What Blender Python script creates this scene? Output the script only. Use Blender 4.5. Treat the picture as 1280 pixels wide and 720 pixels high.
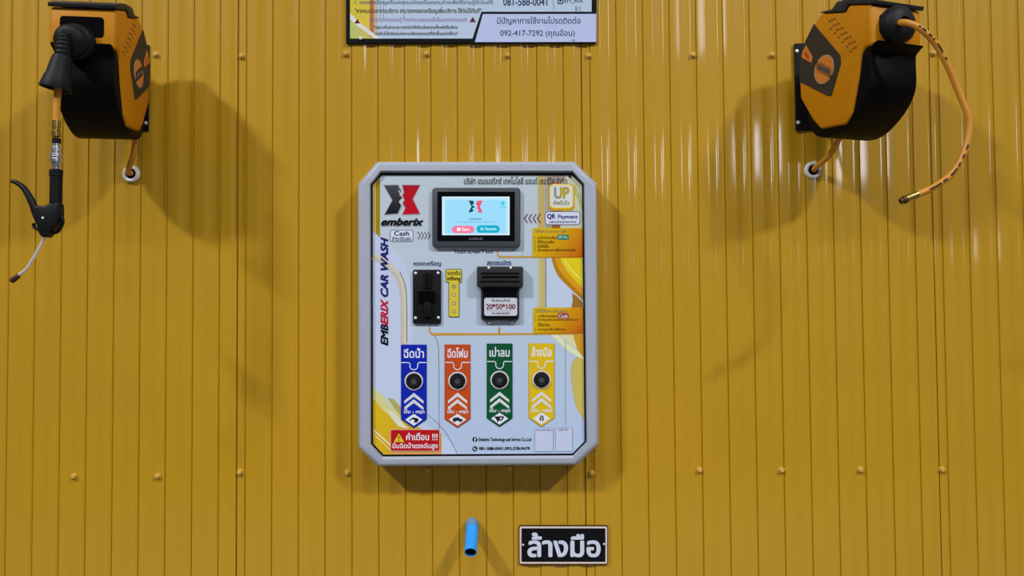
import bpy, bmesh, math, random
from mathutils import Vector, Matrix
from mathutils.geometry import delaunay_2d_cdt

random.seed(4)
SC = bpy.context.scene
COL = SC.collection
for o in list(bpy.data.objects):
    bpy.data.objects.remove(o)

# ------------------------------------------------------------------ camera
F = 1000.0                                   # focal length in pixels of the 1280x720 frame
CAM_LOC = Vector((0.0, -2.0, 1.40))
PITCH, YAW, ROLL = math.radians(1.9), math.radians(0.93), math.radians(-0.42)
CAM_ROT = (Matrix.Rotation(YAW, 3, 'Z') @ Matrix.Rotation(math.radians(90) + PITCH, 3, 'X')
           @ Matrix.Rotation(ROLL, 3, 'Z'))
cd = bpy.data.cameras.new('camera')
cd.sensor_width = 36.0
cd.lens = F * 36.0 / 1280.0
cam = bpy.data.objects.new('camera', cd)
COL.objects.link(cam)
cam.matrix_world = Matrix.Translation(CAM_LOC) @ CAM_ROT.to_4x4()
SC.camera = cam

# ------------------------------------------------------------------ light
SC.view_settings.view_transform = 'Standard'
SC.view_settings.look = 'None'
SC.view_settings.gamma = 1.0
SC.view_settings.exposure = -0.05
SC.view_settings.use_curve_mapping = False
wd = bpy.data.worlds.new('night_yard')
SC.world = wd
wd.use_nodes = True
bg = wd.node_tree.nodes['Background']
bg.inputs[0].default_value = (0.80, 0.90, 1.0, 1)
bg.inputs[1].default_value = 0.06


def lamp(name, loc, target, power, sx, sy, spread=180, col=(0.93, 0.96, 1.0)):
    ld = bpy.data.lights.new(name, 'AREA')
    ld.shape = 'RECTANGLE'
    ld.size, ld.size_y = sx, sy
    ld.energy = power
    ld.color = col
    ld.spread = math.radians(spread)
    o = bpy.data.objects.new(name, ld)
    COL.objects.link(o)
    o.location = loc
    d = Vector(target) - Vector(loc)
    o.rotation_euler = d.to_track_quat('-Z', 'Y').to_euler()
    return o


# two rows of roof lamps in front of the wall, one more bay further out
lamp('roof_lamp_bay_left', (-6.6, -6.0, 8.4), (0, 0, 0.3), 70, 1.0, 0.45, 55)
lamp('roof_lamp_bay_right', (6.6, -6.0, 8.4), (0, 0, 0.3), 60, 1.0, 0.45, 55)
lamp('roof_lamp_row_middle', (0.0, -5.4, 8.0), (0, 0, 0.2), 48, 9.0, 0.4, 60)
lamp('yard_lamp_near', (3.06, -8.6, 3.55), (0.0, 0, 1.3), 9, 0.30, 0.62)
lamp('yard_lamp_middle', (4.28, -8.6, 3.45), (0.0, 0, 1.3), 15, 0.50, 0.62)
lamp('yard_lamp_small', (5.9, -8.6, 2.25), (0.0, 0, 1.3), 1.5, 0.12, 0.32)
lamp('yard_lamp_tall', (2.2, -8.0, 5.2), (0.0, 0, 1.3), 10, 0.35, 1.0)
# ------------------------------------------------------------------ mapping


def P(px, py, d):
    """point on the plane standing d metres in front of the wall"""
    r = CAM_ROT @ Vector(((px - 640.0) / F, -(py - 360.0) / F, -1.0))
    t = (-d - CAM_LOC.y) / r.y
    return CAM_LOC + r * t


def lin(c):
    c = c / 255.0
    return c / 12.92 if c <= 0.04045 else ((c + 0.055) / 1.055) ** 2.4


def rgb(r, g, b):
    return (lin(r), lin(g), lin(b), 1.0)


# ------------------------------------------------------------------ materials


def mat(name, col, rough=0.5, metal=0.0, coat=0.0, noise=0.0, nscale=40.0, bump=0.0, bscale=200.0, spec=0.5):
    m = bpy.data.materials.new(name)
    m.use_nodes = True
    nt = m.node_tree
    b = nt.nodes['Principled BSDF']
    b.inputs['Base Color'].default_value = col
    b.inputs['Roughness'].default_value = rough
    b.inputs['Metallic'].default_value = metal
    b.inputs['Coat Weight'].default_value = coat
    b.inputs['Coat Roughness'].default_value = 0.08
    b.inputs['Specular IOR Level'].default_value = spec
    tc = nt.nodes.new('ShaderNodeTexCoord')
    if noise > 0:
        n = nt.nodes.new('ShaderNodeTexNoise')
        n.inputs['Scale'].default_value = nscale
        n.inputs['Detail'].default_value = 5
        nt.links.new(tc.outputs['Object'], n.inputs['Vector'])
        rp = nt.nodes.new('ShaderNodeMixRGB')
        rp.blend_type = 'MULTIPLY'
        rp.inputs[1].default_value = col
        mr = nt.nodes.new('ShaderNodeMapRange')
        mr.inputs['To Min'].default_value = 1.0 - noise
        mr.inputs['To Max'].default_value = 1.0 + noise
        nt.links.new(n.outputs['Fac'], mr.inputs['Value'])
        rp.inputs[0].default_value = 1.0
        nt.links.new(mr.outputs['Result'], rp.inputs[2])
        nt.links.new(rp.outputs[0], b.inputs['Base Color'])
    if bump > 0:
        n2 = nt.nodes.new('ShaderNodeTexNoise')
        n2.inputs['Scale'].default_value = bscale
        nt.links.new(tc.outputs['Object'], n2.inputs['Vector'])
        bp = nt.nodes.new('ShaderNodeBump')
        bp.inputs['Strength'].default_value = bump
        bp.inputs['Distance'].default_value = 0.001
        nt.links.new(n2.outputs['Fac'], bp.inputs['Height'])
        nt.links.new(bp.outputs['Normal'], b.inputs['Normal'])
    return m


def print_mat(name, rough=0.35, emit=0.0, coat=0.0):
    m = bpy.data.materials.new(name)
    m.use_nodes = True
    nt = m.node_tree
    b = nt.nodes['Principled BSDF']
    a = nt.nodes.new('ShaderNodeAttribute')
    a.attribute_name = 'Ink'
    b.inputs['Roughness'].default_value = rough
    b.inputs['Coat Weight'].default_value = coat
    b.inputs['Specular IOR Level'].default_value = 0.2
    if emit > 0:
        b.inputs['Base Color'].default_value = (0.01, 0.01, 0.01, 1)
        nt.links.new(a.outputs['Color'], b.inputs['Emission Color'])
        b.inputs['Emission Strength'].default_value = emit
    else:
        k = nt.nodes.new('ShaderNodeMixRGB')          # ink is a little darker than the sheet it is mixed for
        k.blend_type = 'MULTIPLY'
        k.inputs[0].default_value = 1.0
        k.inputs[2].default_value = (0.90, 0.90, 0.92, 1)
        nt.links.new(a.outputs['Color'], k.inputs[1])
        nt.links.new(k.outputs[0], b.inputs['Base Color'])
    return m


M = {
    'wall': mat('yellow_painted_steel', (0.50, 0.270, 0.010, 1), 0.42, coat=0.9, noise=0.06, nscale=3.0, bump=0.10, bscale=22, spec=0.25),
    'screw': mat('yellow_painted_screw', (0.62, 0.37, 0.06, 1), 0.4, coat=0.2, noise=0.1),
    'case': mat('light_grey_plastic', rgb(166, 170, 184), 0.45, noise=0.03, nscale=60, bump=0.06, bscale=900),
    'seal': mat('black_rubber_seal', rgb(9, 8, 11), 0.6, noise=0.1, spec=0.12),
    'print': print_mat('printed_film', 0.38, coat=0.1),
    'board': print_mat('printed_board', 0.5),
    'glow': print_mat('lit_display', 0.2, emit=1.0),
    'bezel': mat('charcoal_plastic', rgb(62, 64, 72), 0.4, noise=0.08, nscale=200),
    'blackgloss': mat('black_glass', rgb(8, 8, 12), 0.12, noise=0.05),
    'blackplastic': mat('black_moulded_plastic', rgb(17, 17, 20), 0.45, noise=0.1, nscale=120, bump=0.1, bscale=600, spec=0.2),
    'coverplastic': mat('black_drum_plastic', rgb(6, 6, 7), 0.5, noise=0.1, nscale=80, bump=0.1, bscale=500, spec=0.10),
    'capplastic': mat('dark_grey_plastic', rgb(40, 40, 42), 0.5, noise=0.1, nscale=90, spec=0.25),
    'panelplastic': mat('grey_brown_plastic', rgb(56, 50, 42), 0.6, noise=0.1, nscale=90, spec=0.15),
    'orange': mat('orange_plastic', rgb(198, 127, 0), 0.48, noise=0.05, nscale=25, bump=0.08, bscale=700, spec=0.25),
    'rubber': mat('black_rubber', rgb(20, 21, 24), 0.55, noise=0.12, nscale=100, spec=0.2),
    'hose': mat('orange_rubber_hose', rgb(208, 138, 38), 0.45, noise=0.06, nscale=60),
    'hoseink': mat('dark_hose_print', rgb(50, 34, 18), 0.5, noise=0.1),
    'brass': mat('worn_brass', rgb(190, 160, 90), 0.3, metal=1.0, noise=0.12, nscale=150),
    'chrome': mat('chromed_steel', rgb(205, 205, 208), 0.26, metal=0.9, noise=0.08, nscale=120),
    'nozzle': mat('bright_nozzle_steel', rgb(232, 222, 220), 0.3, metal=0.4, noise=0.05),
    'steel': mat('zinc_screw', rgb(225, 225, 228), 0.35, metal=0.3, noise=0.05),
    'whiteplastic': mat('white_plastic', rgb(228, 228, 226), 0.4, noise=0.04),
    'hole': mat('near_black_hole_shade', rgb(5, 4, 4), 0.8, noise=0.1, spec=0.05),  # near-black colour also stands in for the shade inside slots and openings
    'tip': mat('dark_red_rubber', rgb(66, 24, 20), 0.55, noise=0.1),
    'pvc': mat('blue_pvc', rgb(40, 150, 235), 0.32, noise=0.06, nscale=80),
    'glue': mat('blue_grey_glue_ring', rgb(96, 130, 165), 0.45, noise=0.25, nscale=120),
    'bronze': mat('dull_bronze_fitting', rgb(96, 66, 42), 0.4, metal=0.6, noise=0.15, nscale=150),
    'concrete': mat('grey_concrete', rgb(140, 138, 134), 0.8, noise=0.12, nscale=8, bump=0.2, bscale=60),
}

# ------------------------------------------------------------------ scene objects


def tag(o, label=None, cat=None, group=None, kind=None):
    if label: o['label'] = label
    if cat: o['category'] = cat
    if group: o['group'] = group
    if kind: o['kind'] = kind
    return o


def empty(name, loc, label, cat, group=None):
    o = bpy.data.objects.new(name, None)
    o.empty_display_size = 0.05
    o.location = loc
    COL.objects.link(o)
    o['_base'] = tuple(loc)
    return tag(o, label, cat, group)


def base_of(o):
    v = Vector((0, 0, 0))
    while o is not None:
        v += Vector(o.location)
        o = o.parent
    return v


def link(name, bm, mats, parent=None, at=None, smooth=None):
    """bmesh in world coordinates -> one object whose origin is its parent's (or `at`)"""
    off = base_of(parent) if parent is not None else Vector(at or (0, 0, 0))
    bmesh.ops.translate(bm, verts=bm.verts, vec=-off)
    me = bpy.data.meshes.new(name)
    bm.normal_update()
    bm.to_mesh(me)
    bm.free()
    if not isinstance(mats, (list, tuple)): mats = [mats]
    for m in mats: me.materials.append(m)
    if smooth is not None:
        me.polygons.foreach_set('use_smooth', [True] * len(me.polygons))
        me.set_sharp_from_angle(angle=math.radians(smooth))
    o = bpy.data.objects.new(name, me)
    COL.objects.link(o)
    if parent is not None:
        o.parent = parent
    else:
        o.location = off
    return o


# ------------------------------------------------------------------ solid helpers (all return / extend a bmesh)


def frame_from(axis):
    z = Vector(axis).normalized()
    x = z.orthogonal().normalized()
    return x, z.cross(x), z


def lathe(bm, origin, axis, prof, seg=32, cap0=True, cap1=True, mi=0):
    """prof: list of (distance along axis, radius)"""
    x, y, z = frame_from(axis)
    rings = []
    for (h, r) in prof:
        rings.append([bm.verts.new(Vector(origin) + z * h + (x * math.cos(2 * math.pi * k / seg) + y * math.sin(2 * math.pi * k / seg)) * r) for k in range(seg)])
    for a, b in zip(rings, rings[1:]):
        for k in range(seg):
            f = bm.faces.new((a[k], a[(k + 1) % seg], b[(k + 1) % seg], b[k]))
            f.material_index = mi
    if cap0: bm.faces.new(list(reversed(rings[0]))).material_index = mi
    if cap1: bm.faces.new(rings[-1]).material_index = mi
    return bm


def smooth_path(pts, n=8):
    """Catmull-Rom through pts (tuples of any dimension)"""
    pts = [Vector(p) for p in pts]
    q = [pts[0] * 2 - pts[1]] + pts + [pts[-1] * 2 - pts[-2]]
    out = []
    for i in range(1, len(q) - 2):
        for k in range(n):
            t = k / n
            a, b, c, d = q[i - 1], q[i], q[i + 1], q[i + 2]
            out.append(0.5 * (2 * b + (c - a) * t + (2 * a - 5 * b + 4 * c - d) * t * t + (3 * b - a - 3 * c + d) * t ** 3))
    out.append(pts[-1])
    return out


def tube(bm, path, rad, seg=16, caps=True, mi=0):
    path = [Vector(p) for p in path]
    n = len(path)
    rads = rad if isinstance(rad, (list, tuple)) else [rad] * n
    t0 = (path[1] - path[0]).normalized()
    nrm = t0.orthogonal().normalized()
    rings = []
    for i, p in enumerate(path):
        t = (path[min(i + 1, n - 1)] - path[max(i - 1, 0)]).normalized()
        nrm = (nrm - t * nrm.dot(t)).normalized()
        bn = t.cross(nrm)
        rings.append([bm.verts.new(p + (nrm * math.cos(2 * math.pi * k / seg) + bn * math.sin(2 * math.pi * k / seg)) * rads[i]) for k in range(seg)])
    for a, b in zip(rings, rings[1:]):
        for k in range(seg):
            bm.faces.new((a[k], a[(k + 1) % seg], b[(k + 1) % seg], b[k])).material_index = mi
    if caps:
        bm.faces.new(list(reversed(rings[0]))).material_index = mi
        bm.faces.new(rings[-1]).material_index = mi
    return bm


def prism(bm, back, front, bev=0.0, seg=2, mi=0):
    """solid between two matching outlines of 3-D points"""
    a = [bm.verts.new(p) for p in back]
    b = [bm.verts.new(p) for p in front]
    n = len(a)
    fs = [bm.faces.new(list(reversed(a))), bm.faces.new(b)]
    for k in range(n):
        fs.append(bm.faces.new((a[k], a[(k + 1) % n], b[(k + 1) % n], b[k])))
    bmesh.ops.recalc_face_normals(bm, faces=fs)
    for f in fs: f.material_index = mi
    if bev > 0:
        es = set()
        for f in fs:
            for e in f.edges:
                if len(e.link_faces) == 2 and e.calc_face_angle(0) > math.radians(25): es.add(e)
        bmesh.ops.bevel(bm, geom=list(es), offset=bev, segments=seg, profile=0.5, affect='EDGES', clamp_overlap=True)
    return bm


def pplate(bm, pts, d0, d1, bev=0.0, seg=2, mi=0, dm=None):
    """plate parallel to the wall; outline given as it appears at depth dm (default its front d1)"""
    fr = [P(x, y, dm if dm is not None else d1) for x, y in pts]
    back = [Vector((v.x, -d0, v.z)) for v in fr]
    front = [Vector((v.x, -d1, v.z)) for v in fr]
    return prism(bm, back, front, bev, seg, mi)


def rrect(x0, y0, x1, y1, r, n=5):
    pts = []
    for cx, cy, a0 in ((x1 - r, y0 + r, -90), (x1 - r, y1 - r, 0), (x0 + r, y1 - r, 90), (x0 + r, y0 + r, 180)):
        for k in range(n + 1):
            a = math.radians(a0 + 90 * k / n)
            pts.append((cx + r * math.cos(a), cy + r * math.sin(a)))
    return pts


def circ(cx, cy, r, n=32, ry=None):
    ry = ry or r
    return [(cx + r * math.cos(2 * math.pi * k / n), cy + ry * math.sin(2 * math.pi * k / n)) for k in range(n)]


# ------------------------------------------------------------------ lettering -> filled 2-D triangles
DG = bpy.context.evaluated_depsgraph_get
UPPER = set('\u0e31\u0e34\u0e35\u0e36\u0e37\u0e4d')
TONES = set('\u0e48\u0e49\u0e4a\u0e4b\u0e4c')
_tcache = {}


def splines(s, shear=0.0, res=3):
    cu = bpy.data.curves.new('txt', 'FONT')
    cu.body = s
    cu.size = 1.0
    cu.shear = shear
    o = bpy.data.objects.new('txt', cu)
    COL.objects.link(o)
    bpy.context.view_layer.update()
    cv = o.to_curve(DG(), apply_modifiers=False)
    out = []
    for sp in cv.splines:
        bp = sp.bezier_points
        n = len(bp)
        pts = []
        for i in range(n):
            a, b = bp[i], bp[(i + 1) % n]
            p0, p1, p2, p3 = a.co.xy, a.handle_right.xy, b.handle_left.xy, b.co.xy
            straight = abs((p1 - p0).cross(p3 - p0)) + abs((p2 - p0).cross(p3 - p0)) < 1e-5
            for k in range(1 if straight else res):
                t = k / res
                u = 1 - t
                v = p0 * u ** 3 + p1 * 3 * u * u * t + p2 * 3 * u * t * t + p3 * t ** 3
                if not pts or (v - pts[-1]).length > 1e-4: pts.append(v.copy())
        if len(pts) > 2 and (pts[0] - pts[-1]).length < 1e-4: pts.pop()
        if len(pts) > 2: out.append(pts)
    o.to_curve_clear()
    bpy.data.objects.remove(o)
    bpy.data.curves.remove(cu)
    return out


def glyphs(s, bold=0.0, shear=0.0, res=3):
    """filled outline of a string as (verts, triangles), size 1"""
    key = (s, bold, shear, res)
    if key in _tcache: return _tcache[key]
    sp = splines(s, shear, res)
    for i in range(1, len(s)):                       # a tone mark over an upper vowel sits higher
        if s[i] in TONES and s[i - 1] in UPPER:
            a, b = len(splines(s[:i], shear, res)), len(splines(s[:i + 1], shear, res))
            for c in sp[a:b]:
                for v in c: v.y += 0.19
    if bold > 0:
        sh = [(0, 0)] + [(bold * math.cos(k * math.pi / 3), bold * math.sin(k * math.pi / 3)) for k in range(6)]
        sp = [[Vector((v.x + dx, v.y + dy)) for v in c] for c in sp for dx, dy in sh]
    bb = [(min(v.x for v in c), max(v.x for v in c), min(v.y for v in c), max(v.y for v in c)) for c in sp]
    par = list(range(len(sp)))

    def find(i):
        while par[i] != i: i = par[i]
        return i
    for i in range(len(sp)):
        for j in range(i):
            if bb[i][0] <= bb[j][1] and bb[j][0] <= bb[i][1] and bb[i][2] <= bb[j][3] and bb[j][2] <= bb[i][3]:
                par[find(i)] = find(j)
    groups = {}
    for i in range(len(sp)): groups.setdefault(find(i), []).append(sp[i])
    V, T = [], []
    for cs in groups.values():
        vs, es = [], []
        for c in cs:
            b0 = len(vs)
            vs += [v for v in c]
            es += [(b0 + k, b0 + (k + 1) % len(c)) for k in range(len(c))]
        ov, oe, of, *_ = delaunay_2d_cdt(vs, es, [], 0, 1e-5)
        base = len(V)
        keep = []
        for f in of:
            cx = sum(ov[i].x for i in f) / len(f)
            cy = sum(ov[i].y for i in f) / len(f)
            w = 0
            for c in cs:
                p = c[-1]
                for q in c:
                    if (p.y <= cy) != (q.y <= cy):
                        xx = p.x + (cy - p.y) / (q.y - p.y) * (q.x - p.x)
                        if xx > cx: w += 1 if q.y > p.y else -1
                    p = q
            if w != 0: keep.append([base + i for i in f])
        V += [(v.x, v.y) for v in ov]
        T += keep
    _tcache[key] = (V, T)
    return V, T


class Art:
    """flat printing on a plane d metres in front of the wall, drawn with coloured ink shapes"""

    def __init__(self, d, step=0.00001):
        self.bm = bmesh.new()
        self.ink = self.bm.loops.layers.float_color.new('Ink')
        self.d, self.step, self.n = d, step, 0

    def _face(self, vs, cols):
        try:
            f = self.bm.faces.new(vs)
        except ValueError:
            return
        for l, c in zip(f.loops, cols): l[self.ink] = c

    def poly(self, pts, c, c2=None, grad=None):
        """c2/grad=((x,y),(x,y)): an ink blend printed from one colour to the other"""
        dd = self.d + self.n * self.step
        self.n += 1
        vs = [self.bm.verts.new(P(x, y, dd)) for x, y in pts]
        if c2 is None:
            cols = [c] * len(pts)
        else:
            (ax, ay), (bx, by) = grad
            L = (bx - ax) ** 2 + (by - ay) ** 2
            cols = []
            for x, y in pts:
                t = max(0, min(1, ((x - ax) * (bx - ax) + (y - ay) * (by - ay)) / L))
                cols.append(tuple(c[i] * (1 - t) + c2[i] * t for i in range(4)))
        f = self.bm.faces.new(vs)
        f.normal_update()
        for l, cc in zip(f.loops, cols): l[self.ink] = cc
        if f.normal.y > 0: f.normal_flip()
        return f

    def rect(self, x0, y0, x1, y1, c, c2=None, grad=None):
        self.poly([(x0, y0), (x1, y0), (x1, y1), (x0, y1)], c, c2, grad)

    def rr(self, x0, y0, x1, y1, r, c):
        self.poly(rrect(x0, y0, x1, y1, r, 4), c)

    def line(self, pts, w, c):
        """stroke of constant width"""
        dd = self.d + self.n * self.step
        self.n += 1
        L, R = [], []
        n = len(pts)
        for i in range(n):
            a, b = pts[max(i - 1, 0)], pts[min(i + 1, n - 1)]
            t = Vector((b[0] - a[0], b[1] - a[1])).normalized()
            k = w / 2
            if 0 < i < n - 1:
                t1 = Vector((pts[i][0] - a[0], pts[i][1] - a[1])).normalized()
                k /= max(0.5, abs(t1.dot(t)))
            L.append(self.bm.verts.new(P(pts[i][0] - t.y * k, pts[i][1] + t.x * k, dd)))
            R.append(self.bm.verts.new(P(pts[i][0] + t.y * k, pts[i][1] - t.x * k, dd)))
        for i in range(n - 1):
            self._face((L[i], L[i + 1], R[i + 1], R[i]), [c] * 4)

    def curve(self, pts, w, c, n=6):
        self.line([(v[0], v[1]) for v in smooth_path([(x, y, 0) for x, y in pts], n)], w, c)

    def text(self, s, x0, y0, x1, y1, c, bold=0.0, shear=0.0, res=3, up=False, cf=None):
        """lettering fitted to the box x0..x1, y0..y1; up=True reads bottom to top"""
        V, T = glyphs(s, bold, shear, res)
        if not V: return
        dd = self.d + self.n * self.step
        self.n += 1
        used = sorted({i for t in T for i in t})
        xs = [V[i][0] for i in used]
        ys = [V[i][1] for i in used]
        ax, bx, ay, by = min(xs), max(xs), min(ys), max(ys)
        vm = {}
        for i in used:
            fx, fy = (V[i][0] - ax) / (bx - ax), (V[i][1] - ay) / (by - ay)
            if up:
                px, py = x1 + (x0 - x1) * fy, y1 + (y0 - y1) * fx
            else:
                px, py = x0 + (x1 - x0) * fx, y1 + (y0 - y1) * fy
            vm[i] = (self.bm.verts.new(P(px, py, dd)), fx)
        for t in T:
            cc = c
            if cf: cc = cf(sum(vm[i][1] for i in t) / len(t))
            self._face([vm[i][0] for i in t], [cc] * len(t))

    def build(self, name, m, parent):
        for f in self.bm.faces:
            f.normal_update()
            if f.normal.y > 0: f.normal_flip()
        return link(name, self.bm, m, parent)


# ================================================================== THE SETTING
GROUND = 0.0
Z1 = 3.4
RIB = 33.55 / 500.0 * 1.0
x_anchor = P(307, 360, 0).x
RIB = (P(1010 + 0.0, 360, 0).x - P(307, 360, 0).x) / 21.0      # 21 ribs between two measured grooves


def wall_bm():
    prof = []                                                     # (x, y): y<0 is towards the camera
    joints = {k for k in (-14, -1, 12, 25, 38)}                   # a sheet's lap every thirteen ribs
    for k in range(-52, 62):
        x = x_anchor + k * RIB
        prof += [(x - 0.0019, 0.0), (x, 0.0034), (x + 0.0019, 0.0)]                      # narrow groove
        prof += [(x + 0.012, -0.0002), (x + 0.024, 0.0)]
        prof += [(x + 0.0315, 0.0), (x + 0.0355, 0.0022)]                                  # soft step into the shallow pan
        if k in joints:
            j = x + RIB - 0.0215
            prof += [(j - 0.0040, 0.0024), (j - 0.0016, 0.0006), (j - 0.0011, 0.0075), (j + 0.0013, 0.0075), (j + 0.0016, 0.0022)]
        prof += [(x + RIB - 0.012, 0.0024), (x + RIB - 0.0062, 0.0020), (x + RIB - 0.0036, 0.0003)]
    bm = bmesh.new()
    zs = [GROUND, 0.6, 1.2, 1.8, 2.4, Z1]
    cols = [[bm.verts.new((x, y, z)) for z in zs] for x, y in prof]
    for a, b in zip(cols, cols[1:]):
        for i in range(len(zs) - 1):
            bm.faces.new((a[i], b[i], b[i + 1], a[i + 1]))
    # back skin of the panel
    xa, xb = prof[0][0], prof[-1][0]
    bk = [bm.verts.new((xa, 0.06, GROUND)), bm.verts.new((xb, 0.06, GROUND)), bm.verts.new((xb, 0.06, Z1)), bm.verts.new((xa, 0.06, Z1))]
    bm.faces.new((bk[1], bk[0], bk[3], bk[2]))
    return bm


w = link('wall_back', wall_bm(), M['wall'], smooth=48)
tag(w, 'glossy mustard yellow ribbed steel wall', 'wall', kind='structure')
fb = bmesh.new()
vs = [fb.verts.new(p) for p in ((-3.5, 0.06, GROUND), (-3.5, -9, GROUND), (4, -9, GROUND), (4, 0.06, GROUND))]
fb.faces.new(vs)
fl = link('floor', fb, M['concrete'])
tag(fl, 'grey concrete floor of the wash bay', 'floor', kind='structure')

# ================================================================== THE PAYMENT MACHINE
DF, DP = 0.070, 0.058                  # front of the frame, front of the door
c0 = P(598, 392, 0)
kiosk = empty('payment_machine', (c0.x, 0.0, P(598, 583, 0.08).z),
              'light grey coin and banknote payment machine with a small lit touch screen', 'payment machine')
OUT = [(471, 202), (717.5, 201.7), (746, 229), (748.6, 555.5), (721.6, 581.5), (471.5, 583), (447.6, 559.5), (447.2, 229.5)]
LIP = [(474.5, 212), (717, 212), (732, 228.5), (735.5, 553.5), (718, 574.0), (475.5, 575.5), (461.2, 556.5), (460.6, 229)]
SEAL = [(476.3, 216.2), (715.6, 216.2), (729.6, 230.6), (733, 552.4), (716.4, 569.4), (478.4, 570.8), (463.8, 555.5), (463.4, 230.8)]
DOOR = [(477.6, 219), (714.6, 219), (727.4, 231.5), (730.6, 551.6), (715.4, 566.8), (479.6, 568.2), (466.4, 554.6), (466, 231.6)]


def shrink(pts, k):
    cx = sum(p[0] for p in pts) / len(pts)
    cy = sum(p[1] for p in pts) / len(pts)
    w_ = [(x - math.copysign(k, x - cx), y - math.copysign(k, y - cy)) for x, y in pts]
    return w_


def enclosure():
    bm = bmesh.new()

    def ring(pts, d, dm):
        return [bm.verts.new(Vector((P(x, y, dm).x, -d, P(x, y, dm).z))) for x, y in pts]
    rings = [ring(OUT, 0.0, DP + 0.001), ring(OUT, DF - 0.018, DP + 0.001)]
    for a in (18, 36, 54, 72, 90):
        s = math.sin(math.radians(a)); c = math.cos(math.radians(a))
        rings.append(ring(shrink(OUT, 5.0 * (1 - c)), DF - 0.018 + 0.016 * s, DP + 0.001))
    rings.append(ring(shrink(LIP, -1.2), DF - 0.0014, DF))
    rings.append(ring(LIP, DF - 0.003, DF))
    rings.append(ring(shrink(SEAL, -0.4), DP - 0.004, DP))
    rings.append(ring(shrink(SEAL, -0.4), DP - 0.03, DP))
    n = 8
    for a, b in zip(rings, rings[1:]):
        for k in range(n):
            bm.faces.new((a[k], a[(k + 1) % n], b[(k + 1) % n], b[k]))
    bm.faces.new(rings[0])
    bm.faces.new(list(reversed(rings[-1])))
    bmesh.ops.recalc_face_normals(bm, faces=bm.faces)
    # soften the eight corners
    es = [e for e in bm.edges if len(e.link_faces) == 2 and abs(e.verts[0].co.y - e.verts[1].co.y) > 0.05]
    return bm


link('enclosure', enclosure(), M['case'], kiosk, smooth=28)
bm = bmesh.new()
pplate(bm, SEAL, DP - 0.025, DP - 0.001, 0.0015, 1)
link('door_seal', bm, M['seal'], kiosk)

# ---- printed door
W_ = rgb(206, 216, 230)
NAVY = rgb(24, 26, 92)
INK = rgb(22, 22, 30)
WHT = rgb(238, 240, 246)
GREY = rgb(120, 128, 138)
OCH = rgb(214, 160, 60)
a = Art(DP)
a.poly(DOOR, rgb(202, 213, 218), rgb(190, 208, 236), ((600, 260), (600, 560)))
# paler sheet sweeping down the left side
a.poly([(466, 290), (475, 297)] + [(v[0], v[1]) for v in smooth_path([(475, 297, 0), (490, 309, 0), (503, 327, 0), (511, 348, 0), (514, 372, 0), (515, 420, 0)], 5)[1:]] +
       [(516, 500), (530, 530), (560, 550), (575, 567), (479.6, 568), (466.4, 554.6)], rgb(206, 216, 240))
# gold bar, upper left
a.poly([(466.1, 231.4), (470, 227.8), (470, 292), (466.1, 288)], rgb(214, 190, 96))
a.poly([(470, 227.8), (475, 222), (475, 297), (470, 292)], rgb(172, 136, 16))
# beige bent pipe
pa = [(467, 320), (481, 328.5), (496, 343), (503, 362), (504.6, 390), (504.8, 431)]
a.curve(pa, 8.5, rgb(206, 200, 186))
a.curve([(x + 1.5, y - 1.5) for x, y in pa], 3.6, rgb(222, 214, 184))
a.curve([(x + 3.9, y - 3.2) for x, y in pa[2:]], 0.9, rgb(120, 84, 62))
# gold leaf, lower left
a.poly([(466.2, 484), (478, 494), (492, 511), (506, 524), (526, 536), (552, 543), (552, 567.8), (479.6, 568.2), (466.4, 554.6)], rgb(236, 196, 30), rgb(214, 160, 40), ((470, 500), (545, 560)))
a.poly([(466.2, 484), (478, 494), (492, 511), (506, 524), (497, 527), (478, 512), (466.3, 497)], rgb(226, 220, 150))
a.poly([(484, 497), (492, 499), (506, 514), (512, 526), (504, 523), (494, 512)], rgb(190, 178, 96))
a.poly([(484, 512), (494, 517), (503, 528), (511, 536), (498, 533), (489, 522)], rgb(232, 232, 206))  # pale glare on the gold, put into the ink colour
a.line([(466.4, 537), (480, 549), (498, 566)], 1.7, rgb(244, 232, 190))
a.line([(466.4, 542), (478, 553), (492, 567)], 1.0, rgb(244, 226, 170))
a.poly([(488, 563), (505, 561), (552, 562), (552, 567.8), (491, 568.1)], rgb(232, 168, 92))
# right side ornament
a.poly([(682.5, 219.2), (714.6, 219.2), (727.4, 231.5), (728, 286), (682.5, 286)], rgb(214, 214, 182))
a.rect(672.3, 219.2, 681.2, 286, rgb(204, 188, 104), rgb(208, 176, 120), ((673, 240), (681, 240)))
a.rect(682.0, 219.2, 682.9, 286, rgb(116, 110, 84))
a.poly([(684, 219.3), (708, 219.3), (704, 226), (698, 231), (688, 233), (684, 232)], rgb(166, 152, 140))
a.poly([(684, 232), (688, 233), (690, 262), (690, 286), (684, 286)], rgb(178, 160, 140))
a.poly([(688, 229), (697, 227), (703, 232), (690, 234)], rgb(196, 120, 70))
a.poly([(690, 260), (704, 262), (700, 286), (690, 286)], rgb(160, 104, 40))
a.poly([(719, 231), (727, 246), (727.6, 262), (722, 250), (717, 240)], rgb(190, 196, 130))
a.rect(672.8, 321, 681.2, 385, rgb(212, 200, 138), rgb(206, 186, 110), ((673, 350), (681, 350)))
a.rect(681.8, 321, 682.8, 416, rgb(126, 122, 96))
a.poly([(683, 321), (692, 321), (699, 347), (716, 364), (729, 378), (729.2, 385), (683, 385)], rgb(206, 218, 238))
arc1 = [(v[0], v[1]) for v in smooth_path([(689, 321, 0), (692.5, 334, 0), (699, 346.5, 0), (714, 362, 0), (728.6, 375, 0)], 5)]
a.poly(arc1 + [(728, 321)], rgb(196, 132, 10))
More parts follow.
